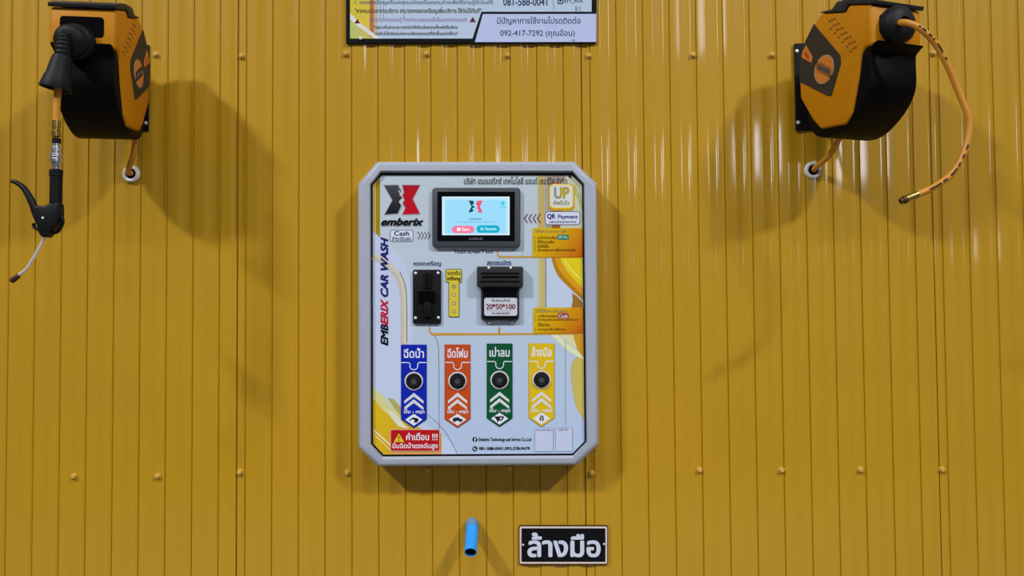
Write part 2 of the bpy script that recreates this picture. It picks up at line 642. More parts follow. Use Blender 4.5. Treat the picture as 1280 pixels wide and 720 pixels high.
arc2 = [(v[0], v[1]) for v in smooth_path([(693, 321, 0), (697, 333, 0), (703, 343, 0), (716, 357, 0), (728.5, 368.5, 0)], 5)]
a.poly(arc2 + [(728, 321)], rgb(228, 164, 30))
arc3 = [(v[0], v[1]) for v in smooth_path([(699.5, 321, 0), (705, 333, 0), (713, 344, 0), (728.4, 360, 0)], 5)]
a.poly(arc3 + [(728, 321)], rgb(238, 214, 30))
a.curve([(706, 325), (714, 337), (728.2, 351)], 1.6, rgb(248, 236, 110))
a.poly([(715, 366), (722, 371), (728.7, 378), (728.8, 385), (714, 385), (716, 376)], rgb(164, 118, 40))
a.poly([(687, 417), (696, 417), (710, 430), (729.6, 443), (729.6, 450), (712, 440), (698, 428)], rgb(240, 238, 190))
a.poly([(697, 417), (729.2, 417), (729.5, 441), (712, 430)], rgb(232, 226, 170))
a.poly([(716, 417), (729.2, 417), (729.6, 447), (722, 438)], rgb(218, 160, 40))
lo = [(v[0], v[1]) for v in smooth_path([(720, 446, 0), (714.5, 455, 0), (713.6, 470, 0), (715.5, 488, 0), (720, 508, 0), (729.9, 525, 0)], 5)]
a.poly(lo + [(729.6, 449)], rgb(208, 190, 110), rgb(224, 196, 84), ((716, 470), (730, 470)))
a.line([(706.5, 424), (707, 531)], 0.7, rgb(140, 150, 160))
# thin jigsaw lines behind the stickers
a.curve([(543, 419), (547, 428), (548.4, 445), (548.8, 500), (549, 538)], 0.7, rgb(116, 124, 130))
a.curve([(534, 518), (548, 530), (560, 545), (572, 567.4)], 0.7, rgb(116, 124, 130))
a.line([(653, 300), (653.2, 321)], 0.6, rgb(150, 160, 172))
# hose lines linking the devices to their instructions
a.line([(621.6, 313), (621.8, 318.5), (624, 321.2), (728, 321.2)], 1.7, rgb(206, 164, 84))
a.line([(536.8, 408.5), (537, 414), (540, 417.8), (729, 417.4)], 2.0, OCH)
a.line([(624, 408.8), (624, 417.8)], 2.2, rgb(204, 140, 50))
# company line and captions
a.text('บริษัท เอมเบอริกซ์ เทคโนโลยี แอนด์ เซอร์วิส จำกัด', 580, 221.3, 709, 230.6, INK, 0.018, res=2)
a.poly(circ(712.6, 220.9, 2.0, 14), rgb(66, 70, 60))
a.text('Touch screen 7 inch', 567.4, 312.0, 616.4, 316.8, rgb(26, 30, 60), 0.014)
a.text('หยอดเหรียญ', 516.8, 326.2, 551.4, 333.4, rgb(20, 30, 90), 0.022)
a.text('สอดธนบัตร', 608.5, 325.0, 639.2, 331.6, rgb(20, 30, 100), 0.026)
# maker's split-X emblem with its word
gl = rgb(150, 156, 166)
LB = [(480.2, 232), (497, 231.6), (501, 239), (499, 244), (503, 247.5), (498.4, 252), (501.6, 256), (497, 266.8), (481, 268), (490.8, 250)]
LR = [(503, 231.6), (525, 231.8), (515.6, 249), (524.8, 267.2), (503, 268), (507.2, 259.5), (503.6, 254), (506.4, 249.5), (502, 246.5), (505.4, 241)]
for q, c1, c2 in ((LB, rgb(20, 20, 22), rgb(74, 78, 84)), (LR, rgb(206, 14, 30), rgb(176, 20, 36))):
    cx = sum(p[0] for p in q) / len(q); cy = sum(p[1] for p in q) / len(q)
    a.poly([(x + math.copysign(0.9, x - cx), y + math.copysign(0.9, y - cy)) for x, y in q], gl)
    a.poly(q, c1, c2, ((500, 262), (490, 232)))
a.line([(498, 238), (503.6, 247), (499.2, 252), (504, 259)], 1.1, rgb(214, 218, 226))
a.text('emberix', 475.8, 272.6, 530.0, 283.0, rgb(112, 116, 122), 0.07, 0.35)
a.text('emberix', 476.4, 272.4, 529.4, 281.8, rgb(14, 14, 18), 0.045, 0.35)
# cash box with arrows
a.rr(487.4, 287.2, 516.6, 302.2, 3, rgb(96, 104, 150))
a.rr(488.2, 288.0, 515.8, 301.4, 2.4, rgb(224, 230, 244))
a.text('Cash', 492.6, 288.7, 511.6, 294.8, NAVY, 0.03)
a.text('ชำระเงินสด', 490, 295.4, 513.8, 301.0, NAVY, 0.03)
for k in range(4):
    x = 522.2 + k * 4.1
    a.line([(x, 289.8), (x + 3.2, 294.4), (x, 299)], 1.0, rgb(92, 78, 92))
# wallet badge and QR box with arrows
a.rr(686.4, 229.6, 718.2, 263.6, 5.5, rgb(214, 160, 30))
a.rr(687.0, 230.2, 716.6, 260.4, 5.5, rgb(246, 226, 120))
a.rr(688.6, 231.6, 715.0, 258.8, 4.6, rgb(226, 230, 226))
a.text('UP', 692.4, 233.8, 711.8, 248.8, rgb(160, 160, 120), 0.05, cf=lambda t: rgb(150, 156, 150) if t < .3 else rgb(190, 164, 50))
a.text('อัพไวไว', 691.4, 250.4, 711.8, 256.2, rgb(152, 152, 110), 0.05)
a.rr(681.2, 264.2, 725.2, 281.2, 4, rgb(96, 100, 130))
a.rr(682.0, 265.0, 724.4, 280.4, 3.4, rgb(226, 230, 246))
a.text('QR', 683.6, 267.2, 694.4, 274.4, rgb(60, 26, 120), 0.05)
a.text('Payment', 697.4, 268.2, 722.4, 275.0, rgb(40, 40, 130), 0.035)
a.text('แสกนจ่ายทุกธนาคาร', 686.6, 275.2, 720.6, 279.9, NAVY, 0.03, res=2)
for k in range(4):
    x = 659.4 + k * 5.4
    a.line([(x, 267.4), (x - 3.8, 273), (x, 278.6)], 1.2, rgb(120, 34, 62))
# vertical title
a.text('EMBERIX CAR WASH', 475.6, 296.4, 485.4, 432.2, NAVY, 0.045, 0.3, up=True,
       cf=lambda t: rgb(22, 20, 40) if t < .195 else (rgb(206, 24, 52) if t < .452 else rgb(34, 30, 110)))
# contact lines
a.poly(circ(593.6, 549.4, 3.2, 20), INK)
a.text('f', 592.6, 547.2, 595.0, 552.4, WHT, 0.04)
a.poly(circ(593.6, 561.0, 3.2, 20), INK)
a.line([(592.2, 559.4), (592.8, 561.2), (595.2, 562.6)], 1.2, WHT)
a.text('Emberix Technology and Service Co.,Ltd', 598.6, 547.0, 663.8, 552.6, INK, 0.022, res=2)
a.text('081-588-0041,092-278-9479', 598.6, 558.6, 662.2, 563.0, INK, 0.03, res=2)
for x0, x1 in ((668.2, 691.6), (694.2, 715.6)):
    a.rr(x0, 534.4, x1, 564.6, 1.2, rgb(150, 158, 178))
    a.rr(x0 + .6, 535.0, x1 - .6, 564.0, 1, rgb(206, 214, 236))
a.text('สแกนเพิ่มเพื่อน', 670, 535.6, 690, 538.4, INK, 0.02, res=2)
a.text('LINE OA', 698, 535.8, 710, 538.4, INK, 0.02, res=2)
a.build('door_panel', M['print'], kiosk)

# ---- instruction stickers, orange
YEL, ORA = rgb(232, 188, 10), rgb(206, 90, 14)


def instruction(x0, y0, x1, y1, head, lines, badge, bcol, name, label):
    a = Art(DP + 0.0013)
    n = 6
    for i in range(n):
        xa = x0 + (x1 - x0) * i / n; xb = x0 + (x1 - x0) * (i + 1) / n
        t0, t1 = i / n, (i + 1) / n
        f = lambda t, v: tuple(YEL[k] + (ORA[k] - YEL[k]) * min(1, max(0, t * 0.95 + v * 0.45 - 0.38)) for k in range(4))
        p = [a.bm.verts.new(P(x, y, a.d)) for x, y in ((xa, y0), (xb, y0), (xb, y1), (xa, y1))]
        a._face(p, [f(t0, 0), f(t1, 0), f(t1, 1), f(t0, 1)])
    a.n = 1
    a.text(head, x0 + 2.5, y0 + 1.6, x0 + (x1 - x0) * 0.68, y0 + 6.6, rgb(126, 122, 84), 0.025, res=2)
    for (s, ya, yb, fx, idx) in lines:
        if idx: a.text(idx, x0 + 1.8, ya + .6, x0 + 3.8, yb - .4, rgb(60, 44, 10), 0.02, res=2)
        a.text(s, x0 + 6, ya, x0 + 6 + fx, yb, rgb(64, 46, 8), 0.03, res=2)
    bx0, by0, bx1, by1, bt = badge
    a.rr(bx0, by0, bx1, by1, 1.6, bcol)
    a.text(bt, bx0 + 1.2, by0 + 1.2, bx1 - 1.2, by1 - 1.0, rgb(190, 220, 200), 0.03, res=2)
    o = a.build(name, M['print'], kiosk)
    o['label'] = label


instruction(665.8, 285.2, 728.2, 321.6, 'วิธีใช้งานระบบ QR', [('กดที่หน้าจอเลือก', 294.2, 299.0, 24, '1.'), ('เพื่อแสกน', 294.2, 299.0, 0.01, None),
            ('ใส่จำนวนเงิน', 299.8, 304.4, 21, '2.'), ('กดยืนยัน', 305.0, 309.8, 14, '3.'), ('เข้าแอพธนาคารเพื่อแสกนจ่ายเงิน', 309.6, 314.2, 48, '4.')],
            (696.4, 293.4, 711, 299.8, 'QR Pay'), rgb(30, 128, 96), 'instruction_label', 'orange instruction print with a green badge')
instruction(666.4, 384.4, 728.8, 416.4, 'วิธีใช้งานเงินสด', [('กดที่หน้าจอเลือก', 392.2, 396.8, 24, '1.'), ('ใส่เหรียญหรือธนบัตรตามจำนวนที่ต้องการ', 397.2, 401.6, 50, '2.'),
            ('ใช้งาน', 403.6, 408.0, 15, None), ('กดปุ่มเริ่มใช้งาน', 409.2, 414.0, 35, '3.')],
            (697, 391.4, 711, 398.6, 'Cash'), rgb(176, 44, 70), 'instruction_label', 'orange instruction print with a red badge')

# ---- touch screen
bm = bmesh.new()
pplate(bm, rrect(540.2, 234.4, 650.5, 309.0, 4, 4), DP - 0.01, DP + 0.010, 0.0022, 2)
scr = link('touch_screen', bm, M['bezel'], kiosk, smooth=35)
bm = bmesh.new()
pplate(bm, rrect(546.6, 239.6, 643.6, 301.6, 1.5, 3), DP + 0.008, DP + 0.0104, 0.0003, 1)
gls = link('screen_glass', bm, M['blackgloss'], scr)
a = Art(DP + 0.0108)
a.text('emberix', 586, 296.4, 604, 299.8, rgb(108, 100, 110), 0.03, 0.3, res=2)
a.build('maker_mark', M['print'], scr)
a = Art(DP + 0.0108)
a.rect(552.6, 245.8, 637.0, 293.9, rgb(226, 246, 255))
for i in range(5):
    a.rect(553.6 + 1.0 * i, 246.6 + 0.9 * i, 636.2 - 1.1 * i, 292.8 - 0.3 * i, rgb(210 - 13 * i, 240 - 4 * i, 255))
a.poly([(585.6, 250.6), (591.4, 251), (592.6, 254.2), (590.2, 256.4), (594, 259), (590.2, 260.4), (592, 263), (590, 265.2), (585.4, 265.4), (589.4, 258)], rgb(10, 70, 92))
a.poly([(596.6, 251), (603.6, 250.6), (600, 258), (603.4, 265.8), (597, 265.4), (598.4, 262), (595.4, 260.4), (597.4, 258), (594.8, 255.4)], rgb(244, 84, 110))
a.text('emberix', 586.4, 271.8, 602.2, 274.8, rgb(60, 120, 160), 0.02, 0.3, res=2)
a.line([(571.5, 277.4), (618, 277.4)], 0.7, rgb(100, 178, 216))
a.poly([(628.4, 251.4), (630, 253), (631.8, 254), (630, 255.4), (628.4, 257.2), (626.8, 255.4), (625.2, 254), (626.8, 252.8)], rgb(20, 214, 226))
a.line([(624.4, 258.8), (633, 258.8)], 0.8, rgb(60, 190, 214))
a.rr(564.8, 282.2, 592.8, 291.4, 4.4, rgb(248, 124, 158))
a.rr(595.8, 281.6, 624.6, 291.0, 4.4, rgb(0, 176, 206))
a.rect(571.2, 284.6, 575.6, 288.8, rgb(255, 240, 246))
a.text('Start', 577.2, 284.2, 587.2, 288.8, rgb(255, 226, 236), 0.04)
for dx, dy in ((-2, -1.8), (2, -1.8), (-2, 1.8), (2, 1.8)):
    a.line([(602.4, 286.2), (602.4 + dx, 286.2 + dy)], 0.9, rgb(190, 246, 255))
a.text('Payment', 606.4, 284, 620.8, 289.0, rgb(170, 240, 250), 0.04)
dsp = a.build('display', M['glow'], scr)
dsp['label'] = 'lit pale blue display with a pink and a teal button'

# ---- coin acceptor
bm = bmesh.new()
pplate(bm, rrect(516, 337, 551.2, 404.8, 2.4, 4), DP - 0.01, DP + 0.006, 0.0015, 2)
pplate(bm, rrect(529.4, 339.6, 538.2, 361, 1, 2), DP + 0.004, DP + 0.0115, 0.0012, 2)
pplate(bm, rrect(521.8, 362.4, 544.4, 376.6, 1.5, 3), DP + 0.004, DP + 0.014, 0.0018, 2)
pplate(bm, rrect(529.8, 374, 538.4, 396, 1.2, 3), DP + 0.004, DP + 0.012, 0.0015, 2)
coin = link('coin_acceptor', bm, M['blackplastic'], kiosk, smooth=35)
bm = bmesh.new()
pplate(bm, rrect(532.9, 341.4, 534.5, 359, 0.6, 3), DP + 0.0110, DP + 0.0118)
link('coin_slot', bm, M['hole'], coin)
bm = bmesh.new()
pplate(bm, rrect(522.8, 363.4, 543.6, 375.8, 1.0, 3), DP + 0.013, DP + 0.0145)
link('return_button', bm, M['hole'], coin)


def screw_on(parent, px, py, d, r=0.0036, m='steel', ax=(0, -1, 0)):
    bm = bmesh.new()
    p = P(px, py, d + 0.002)
    p = Vector((p.x, -d, p.z))
    lathe(bm, p, ax, [(-0.001, r), (0.0012, r), (0.0022, r * .75), (0.0026, r * .3)], 16)
    return link('screw', bm, M[m], parent, smooth=40)


for x, y in ((519.4, 341.4), (547.6, 341.2), (519.4, 397.4), (548, 397.0)):
    screw_on(coin, x, y, DP + 0.006)

# ---- accepted-coins sticker
a = Art(DP + 0.0013)
OUTL = rgb(60, 62, 50)
GYEL = rgb(226, 206, 64)
a.rr(557, 336.2, 577.2, 353.0, 1.6, OUTL)
a.rr(560.8, 351, 574.2, 396.4, 1.6, OUTL)
a.rr(557.7, 336.9, 576.5, 352.3, 1.3, GYEL)
a.rr(561.5, 351, 573.5, 395.7, 1.3, GYEL)
a.text('รองรับ', 559, 338.4, 575.4, 344.0, rgb(70, 64, 10), 0.03)
a.text('เหรียญ', 558.8, 345.4, 575.4, 351.6, rgb(44, 40, 10), 0.05)
for y, n in ((358.2, '1'), (368.4, '2'), (379.4, '5'), (389.4, '10')):
    a.poly(circ(567.4, y, 2.7, 18), rgb(112, 108, 84) if n in '15' else rgb(160, 130, 70))
    a.poly(circ(567.4, y, 1.8, 18), rgb(236, 224, 150))
    a.text(n, 566.7 - .5 * (len(n) - 1), y - 1.1, 568.1 + .5 * (len(n) - 1), y + 1.1, rgb(60, 56, 40))
a.build('coin_label', M['print'], kiosk)['label'] = 'yellow sticker with four coin symbols'

# ---- banknote acceptor
bm = bmesh.new()
pplate(bm, rrect(601.2, 352, 649.0, 400.6, 4, 4), DP - 0.01, DP + 0.012, 0.003, 2)
pplate(bm, rrect(596.0, 333.0, 653.8, 358.8, 2, 4), DP - 0.01, DP + 0.024, 0.003, 2)
bill = link('banknote_acceptor', bm, M['capplastic'], kiosk, smooth=35)
bm = bmesh.new()
pplate(bm, rrect(602.0, 345.0, 648.6, 347.4, 0.5, 2), DP + 0.023, DP + 0.0248)
link('banknote_slot', bm, M['hole'], bill)
bm = bmesh.new()
pplate(bm, rrect(601.4, 340.2, 649.0, 342.4, 0.5, 2), DP + 0.023, DP + 0.0262, 0.0005, 1)
pplate(bm, rrect(600.4, 350.4, 650.2, 352.4, 0.5, 2), DP + 0.023, DP + 0.0262, 0.0005, 1)
link('slot_lip', bm, M['blackplastic'], bill)
bm = bmesh.new()
pplate(bm, rrect(604, 361, 646.4, 398.6, 3, 4), DP + 0.011, DP + 0.0132, 0.0005, 1)
link('front_plate', bm, M['blackgloss'], bill)
a = Art(DP + 0.0136)
a.rr(605.2, 372.2, 646.6, 394.8, 2.6, rgb(196, 196, 204))
a.rr(605.8, 372.8, 646.0, 394.2, 2.3, rgb(216, 216, 224))
a.text('รับธนบัตร', 614.4, 373.6, 637.8, 377.2, INK, 0.03, res=2)
a.text('20*50*100', 607.6, 379.6, 644.2, 386.8, rgb(110, 24, 40), 0.035)
a.line([(608.6, 388.4), (640, 388.4)], 0.5, rgb(140, 130, 140))
a.text('ห้ามใส่ธนบัตรยับ', 615.2, 389.8, 637.4, 393.0, INK, 0.03, res=2)
a.build('denomination_label', M['print'], bill)['label'] = 'pale sticker reading 20*50*100'
for x, y in ((611, 335.0), (638.4, 334.8)):
    screw_on(bill, x, y, DP + 0.024, 0.0034)
for x, y in ((611.8, 403.2), (639.6, 403.0)):
    screw_on(bill, x, y, DP + 0.003)

# ---- four programme strips with their push buttons
for (cx, cy, col, word, icon, cname) in ((517.3, 476.4, rgb(16, 40, 176), 'ฉีดน้ำ', 'gun', 'blue'), (571.9, 476.2, rgb(204, 80, 32), 'ฉีดโฟม', 'car', 'orange red'),
                                         (624.5, 475.0, rgb(14, 86, 50), 'เป่าลม', 'blow', 'dark green'), (677.0, 474.7, rgb(232, 194, 26), 'ล้างมือ', 'hand', 'yellow')):
    a = Art(DP + 0.0013)
    x0, x1, t = cx - 15.7, cx + 15.7, cy - 45.6
    yb = cy + 47.6
    tip = cy + 58
    edge = tuple(c * 0.45 for c in col[:3]) + (1,)
    a.poly([(x0 - .4, t), (x1 + .4, t), (x1 + .4, yb + .2), (cx, tip + .8), (x0 - .4, yb + .2)], edge)
    a.poly([(x0, t), (x1, t), (x1, yb), (cx, tip), (x0, yb)], col)
    a.text(word, cx - 12.6, t + 4.0, cx + 12.6, t + 16.6, WHT, 0.02, res=4)
    yl = t + 22.4
    a.line([(x0, yl), (cx - 6.2, yl), (cx - 5.2, yl + 1.2)] + [(cx + 4.9 * math.cos(math.radians(q)), yl + 4.6 + 4.3 * math.sin(math.radians(q))) for q in range(205, -26, -15)] +
           [(cx + 5.2, yl + 1.2), (cx + 6.2, yl), (x1, yl)], 1.0, WHT)
    a.poly(circ(cx, cy, 11.6, 40), rgb(232, 226, 222))
    a.poly(circ(cx, cy, 9.9, 40), rgb(20, 20, 24))
    for dy in (0, 8):
        y = cy + 15.6 + dy
        a.poly([(cx - 12, y + 9), (cx, y - 1.0), (cx + 12, y + 9), (cx + 12, y + 12.6), (cx, y + 3.8), (cx - 12, y + 12.6)], rgb(226, 226, 226))
    a.text('เริ่ม - หยุด', cx - 12.6, cy + 34.2, cx + 13.4, cy + 41.6, rgb(226, 228, 236), 0.03, res=2)
    a.poly([(cx, cy + 40.8), (cx + 10.8, cy + 48.2), (cx, cy + 55.8), (cx - 10.8, cy + 48.2)], WHT)
    yc = cy + 48.2
    if icon == 'gun':
        a.poly([(cx - 6, yc + .6), (cx - 1, yc - 3), (cx + 5, yc - 1.6), (cx + 6, yc + 1), (cx + 3.4, yc + 4), (cx - .6, yc + 3), (cx + 1.4, yc + 1), (cx - 2, yc - .4), (cx - 5.4, yc + 2)], INK)
    elif icon == 'car':
        a.poly([(cx - 6.4, yc + 1.8), (cx - 6, yc - 1), (cx - 3, yc - 2.6), (cx + 1, yc - 2.8), (cx + 3.6, yc - .8), (cx + 6.6, yc), (cx + 6.6, yc + 1.8)], rgb(40, 40, 60))
        a.poly(circ(cx - 3.6, yc + 2, 1.4, 12), INK)
        a.poly(circ(cx + 3.6, yc + 2, 1.4, 12), INK)
    elif icon == 'blow':
        a.poly([(cx - 6.4, yc - 2.6), (cx + 5.4, yc - 2.8), (cx + 5.4, yc - 1), (cx + 3.4, yc + .2), (cx - 1, yc + 1.4), (cx - .6, yc + 3.8), (cx - 3, yc + 4), (cx - 4.4, yc), (cx - 6, yc - 1)], INK)
        a.poly(circ(cx + 1.6, yc - .2, 3.0, 16), INK)
        a.poly(circ(cx + 1.6, yc - .2, 1.3, 12), WHT)
    else:
        a.poly([(cx - 3, yc + 1), (cx - 1.6, yc - 3.4), (cx + 1, yc - 4), (cx + 2.6, yc - 1.6), (cx + 3, yc + 2), (cx + 1, yc + 4.4), (cx, yc + 1), (cx - 1.4, yc + 4)], rgb(110, 108, 90))
        a.line([(cx - 1, yc - 2), (cx + .4, yc + 1.2)], 0.6, WHT)
    a.build('button_label', M['print'], kiosk)['label'] = cname + ' arrow-shaped sticker with a round push button'
    c = P(cx, cy, DP + 0.008)
    bm = bmesh.new()
    lathe(bm, Vector((c.x, -DP, c.z)), (0, -1, 0), [(-0.004, 0.0165), (0.0068, 0.0165), (0.0092, 0.0150), (0.0096, 0.0125), (0.0086, 0.0118), (0.0060, 0.0116)], 40)
    btn = link('push_button', bm, M['blackplastic'], kiosk, smooth=35)
    bm = bmesh.new()
    lathe(bm, Vector((c.x, -DP - 0.005, c.z)), (0, -1, 0), [(0, 0.0112), (0.0040, 0.0112), (0.0052, 0.0108), (0.0048, 0.0098)], 36)
    link('button_ring', bm, M['bezel'], btn, smooth=35)
    bm = bmesh.new()
    lathe(bm, Vector((c.x, -DP - 0.006, c.z)), (0, -1, 0), [(0, 0.0098), (0.0044, 0.0098), (0.0036, 0.0060), (0.0028, 0.002)], 32)
    link('button_cap', bm, M['seal'], btn, smooth=35)

# ---- warning sticker
a = Art(DP + 0.0013)
a.rr(488.0, 536.8, 549.8, 564.0, 2.0, rgb(226, 190, 180))
a.rr(488.6, 537.4, 549.2, 563.4, 1.8, rgb(196, 22, 32))
a.poly([(498.6, 540.0), (506.6, 553.2), (490.8, 553.2)], rgb(60, 20, 14))
a.poly([(498.6, 541.4), (505.4, 552.6), (492.0, 552.6)], rgb(250, 198, 40))
a.line([(498.6, 544.6), (498.6, 549)], 1.2, rgb(80, 30, 10))
a.poly(circ(498.6, 550.8, 0.8, 10), rgb(80, 30, 10))
a.text('คำเตือน !!!', 507.6, 541.0, 547.0, 550.4, WHT, 0.02, res=3)
a.text('ปืนฉีดน้ำแรงดันสูง', 490.6, 553.2, 547.2, 562.4, WHT, 0.018, res=3)
a.build('warning_label', M['print'], kiosk)['label'] = 'red warning sticker with a yellow triangle'

# ================================================================== NOTICE BOARD ABOVE
DB = 0.006
nb = empty('notice_board', (P(590, 54, 0).x, 0, P(590, 54, 0).z), 'large printed notice board with black border cut off by the top of the frame', 'sign')
bm = bmesh.new()
pplate(bm, [(432.4, -190), (745.6, -190), (745.6, 53.8), (432.4, 54.2)], 0.0, DB, 0.0006, 1, dm=DB)
link('board', bm, M['seal'], nb)
a = Art(DB + 0.0003)
a.rect(437.6, -186, 739.6, 48.2, rgb(188, 206, 226), rgb(196, 212, 232), ((600, -186), (600, 48)))
# yellow artwork, left
a.poly([(437.6, -186), (466, -186), (466, -20), (463.4, 20), (463, 40), (437.6, 18)], rgb(216, 204, 40), rgb(232, 202, 70), ((440, -20), (462, 30)))
a.poly([(437.6, 20), (463, 40), (470, 48.2), (437.6, 48.2)], rgb(196, 206, 120), rgb(224, 196, 80), ((440, 40), (466, 46)))
a.rect(462.2, -186, 467.2, 46, rgb(172, 106, 30), rgb(190, 120, 70), ((464, -20), (464, 46)))
a.rect(467.2, -186, 472, 46, rgb(206, 188, 160))
a.poly([(437.6, 17), (441, 19.6), (452, 30), (474.5, 47.6), (474.5, 48.2), (468.4, 48.2), (446, 31.8), (437.6, 24)], rgb(240, 232, 224))
a.poly([(446.6, 23.4), (450.4, 29.4), (442.8, 29.4)], rgb(110, 24, 24))
a.poly([(590.9, 20.8), (594.8, 27.8), (586.8, 27.8)], rgb(116, 22, 52))
for x in (475.4, 479.4, 504.6): a.line([(x, -60), (x, 24)], 0.5, rgb(120, 120, 110))
a.text('1. หยอดเหรียญหรือสอดธนบัตรหรือสแกนจ่ายเพื่อใช้งานตู้อัตโนมัติ', 443.6, -1.6, 616, 7.0, rgb(70, 92, 116), 0.02, res=2)
a.text('"หากหมดเวลาการบริการ สามารถหยอดเหรียญเพิ่มบริการ ใช้ต่อได้ทันที"', 443.6, 8.4, 601.6, 17.6, rgb(62, 66, 22), 0.03, res=2)
a.text('ห้ามนำอุปกรณ์ของตู้ ล้างทำความสะอาดสิ่งอื่นนอกจากรถยนต์', 462, 20.2, 583.4, 28.8, rgb(140, 108, 158), 0.015, res=2)
a.text('"กรุณาเก็บสายและวางหัวฉีดให้เรียบร้อยทุกครั้งหลังใช้บริการ', 467, 30.6, 572.4, 37.4, rgb(48, 44, 44), 0.03, res=2)
a.text('ทางร้านไม่รับผิดชอบต่อความเสียหายทุกกรณีที่เกิดขึ้นระหว่างใช้งาน"', 469, 38.2, 572.4, 45.4, rgb(48, 44, 44), 0.03, res=2)
a.text('081-588-0041', 629.0, -2.6, 684.2, 7.2, rgb(24, 40, 86), 0.018)
a.line([(690.6, -8), (691, 0), (692.6, 12)], 0.8, rgb(120, 140, 160))
a.rr(696.8, -3.4, 704.2, 5.0, 1.4, rgb(20, 34, 64))
a.rr(698.0, -2.2, 703.0, 3.8, 0.9, rgb(188, 206, 226))
a.poly(circ(700.5, 0.8, 1.5, 14), rgb(20, 34, 64))
a.text('EM_RIX', 705.4, -3, 729.0, 4.4, rgb(70, 70, 112), 0.02)
a.line([(720.0, 7.6), (720.2, 14)], 1.6, rgb(110, 122, 130))
a.line([(724.6, 7.6), (724.6, 14)], 3.2, rgb(178, 182, 184))
# inset panel, lower right
a.poly([(601.8, 14.6), (745.4, 14.6), (745.4, 18), (745.2, 53.6), (589, 54), (589, 52.6)], rgb(6, 6, 14))
a.poly([(603.6, 17.6), (745.5, 17.4), (745.2, 52.4), (593.6, 52.6)], rgb(196, 206, 240))
a.text('มีปัญหาการใช้งานโปรดติดต่อ', 621.4, 20.8, 725.6, 31.4, rgb(26, 36, 84), 0.012, res=4)
a.text('092-417-7292 (คุณอ้อน)', 625.4, 36.4, 718.6, 47.4, rgb(26, 36, 84), 0.012, res=4)
a.build('printed_face', M['board'], nb)
for x, y in ((450.6, 47.6), (716.8, 48.8)):
    s = screw_on(nb, x, y, DB + 0.002, 0.004 if x < 500 else 0.0022)

# ================================================================== HAND WASH SIGN
DS = 0.006
hs = empty('hand_wash_sign', (P(704, 705, 0).x, 0, P(704, 705, 0).z), 'small black sign with bold white lettering, right of the blue pipe', 'sign')
bm = bmesh.new()
pplate(bm, rrect(648.6, 657.0, 760.0, 705.6, 2.2, 4), 0.0, DS, 0.0008, 1, dm=DS)
link('sign_plate', bm, M['seal'], hs)
a = Art(DS + 0.0003)
a.rr(649.6, 658.0, 759.0, 704.6, 1.8, rgb(228, 206, 190))
a.rr(651.8, 660.4, 756.8, 702.4, 0.9, rgb(9, 8, 14))
a.text('ล้างมือ', 659.2, 665.8, 750.8, 696.6, rgb(214, 216, 232), 0.03, res=5)
a.build('lettering', M['board'], hs)
for x, y in ((653.8, 681.4), (755.2, 680.4)):
    screw_on(hs, x, y, DS + 0.001, 0.0026)

# ================================================================== BLUE OUTLET PIPE
pb = P(590, 656, 0.0)
pipe = empty('pipe_outlet', pb, 'short blue plastic water pipe sticking out of the wall left of the black sign', 'pipe')
end = P(588.2, 690.4, 0.086)
mid = P(590.0, 664.0, 0.030)
path = smooth_path([pb + Vector((0, 0.02, 0.002)), pb + Vector((0, -0.012, -0.001)), mid, mid.lerp(end, .5), end], 6)
bm = bmesh.new()
R0 = 0.0152
tube(bm, path, R0, 28, caps=False)
inner = [end.lerp(path[-2], t) for t in (0, 1, 2.2, 4)]
# wall thickness: rim and bore
t = (path[-1] - path[-2]).normalized()
lathe(bm, end, -t, [(0, R0), (-0.0008, R0 - 0.0008), (-0.0006, R0 - 0.0022), (0.03, R0 - 0.0024)], 28, cap0=False, cap1=False)
link('pipe', bm, M['pvc'], pipe, smooth=40)
bm = bmesh.new()
lathe(bm, end, -t, [(0.0042, 0.0), (0.0043, R0 - 0.0025)], 28, cap0=False, cap1=False)
link('bore', bm, M['hole'], pipe)  # flat black disc painted as the shade inside the pipe
bm = bmesh.new()
tube(bm, smooth_path([pb + Vector((0, 0.01, 0.002)), pb + Vector((0, -0.010, 0.0)), P(590.2, 661.5, 0.022)], 6), R0 + 0.0016, 28)
link('collar', bm, M['glue'], pipe, smooth=40)

# ================================================================== HOSE REELS


# side outlines: (distance out from the back, height)
HOUSE = [(.1096, .286), (.190, .2605), (.201, .272), (.2675, .2485), (.2665, .160), (.2464, .1625), (.2336, .1503), (.2248, .1025), (.2026, .0269), (.1817, .008),
         (.1015, .0147), (.074, .0421), (.0318, .1054), (.030, .1456), (.0376, .2011), (.0565, .2386), (.0864, .2697)]
COVER = [(.075, .170), (.245, .1665), (.266, .1665), (.279, .1685), (.2756, .164), (.263, .157), (.2565, .146), (.2560, .088), (.2425, .055), (.2135, .0255),
         (.175, .002), (.140, -.008), (.100, -.004), (.070, .012), (.050, .050)]
CAP = [(.108, .2895), (.1477, .2815), (.1668, .2925), (.2103, .284), (.2430, .2725), (.2760, .2560), (.2725, .2480), (.2000, .2735), (.1890, .2612), (.115, .2850)]
COVER = COVER[:5] + [(v[0], v[1]) for v in smooth_path([(u, z, 0) for u, z in COVER[5:]], 4)]
SIDE = [(.0875, .2685), (.1727, .1673), (.1747, .1481), (.1419, .0827), (.1311, .0846), (.0335, .1451), (.0325, .1993), (.0566, .2380)]


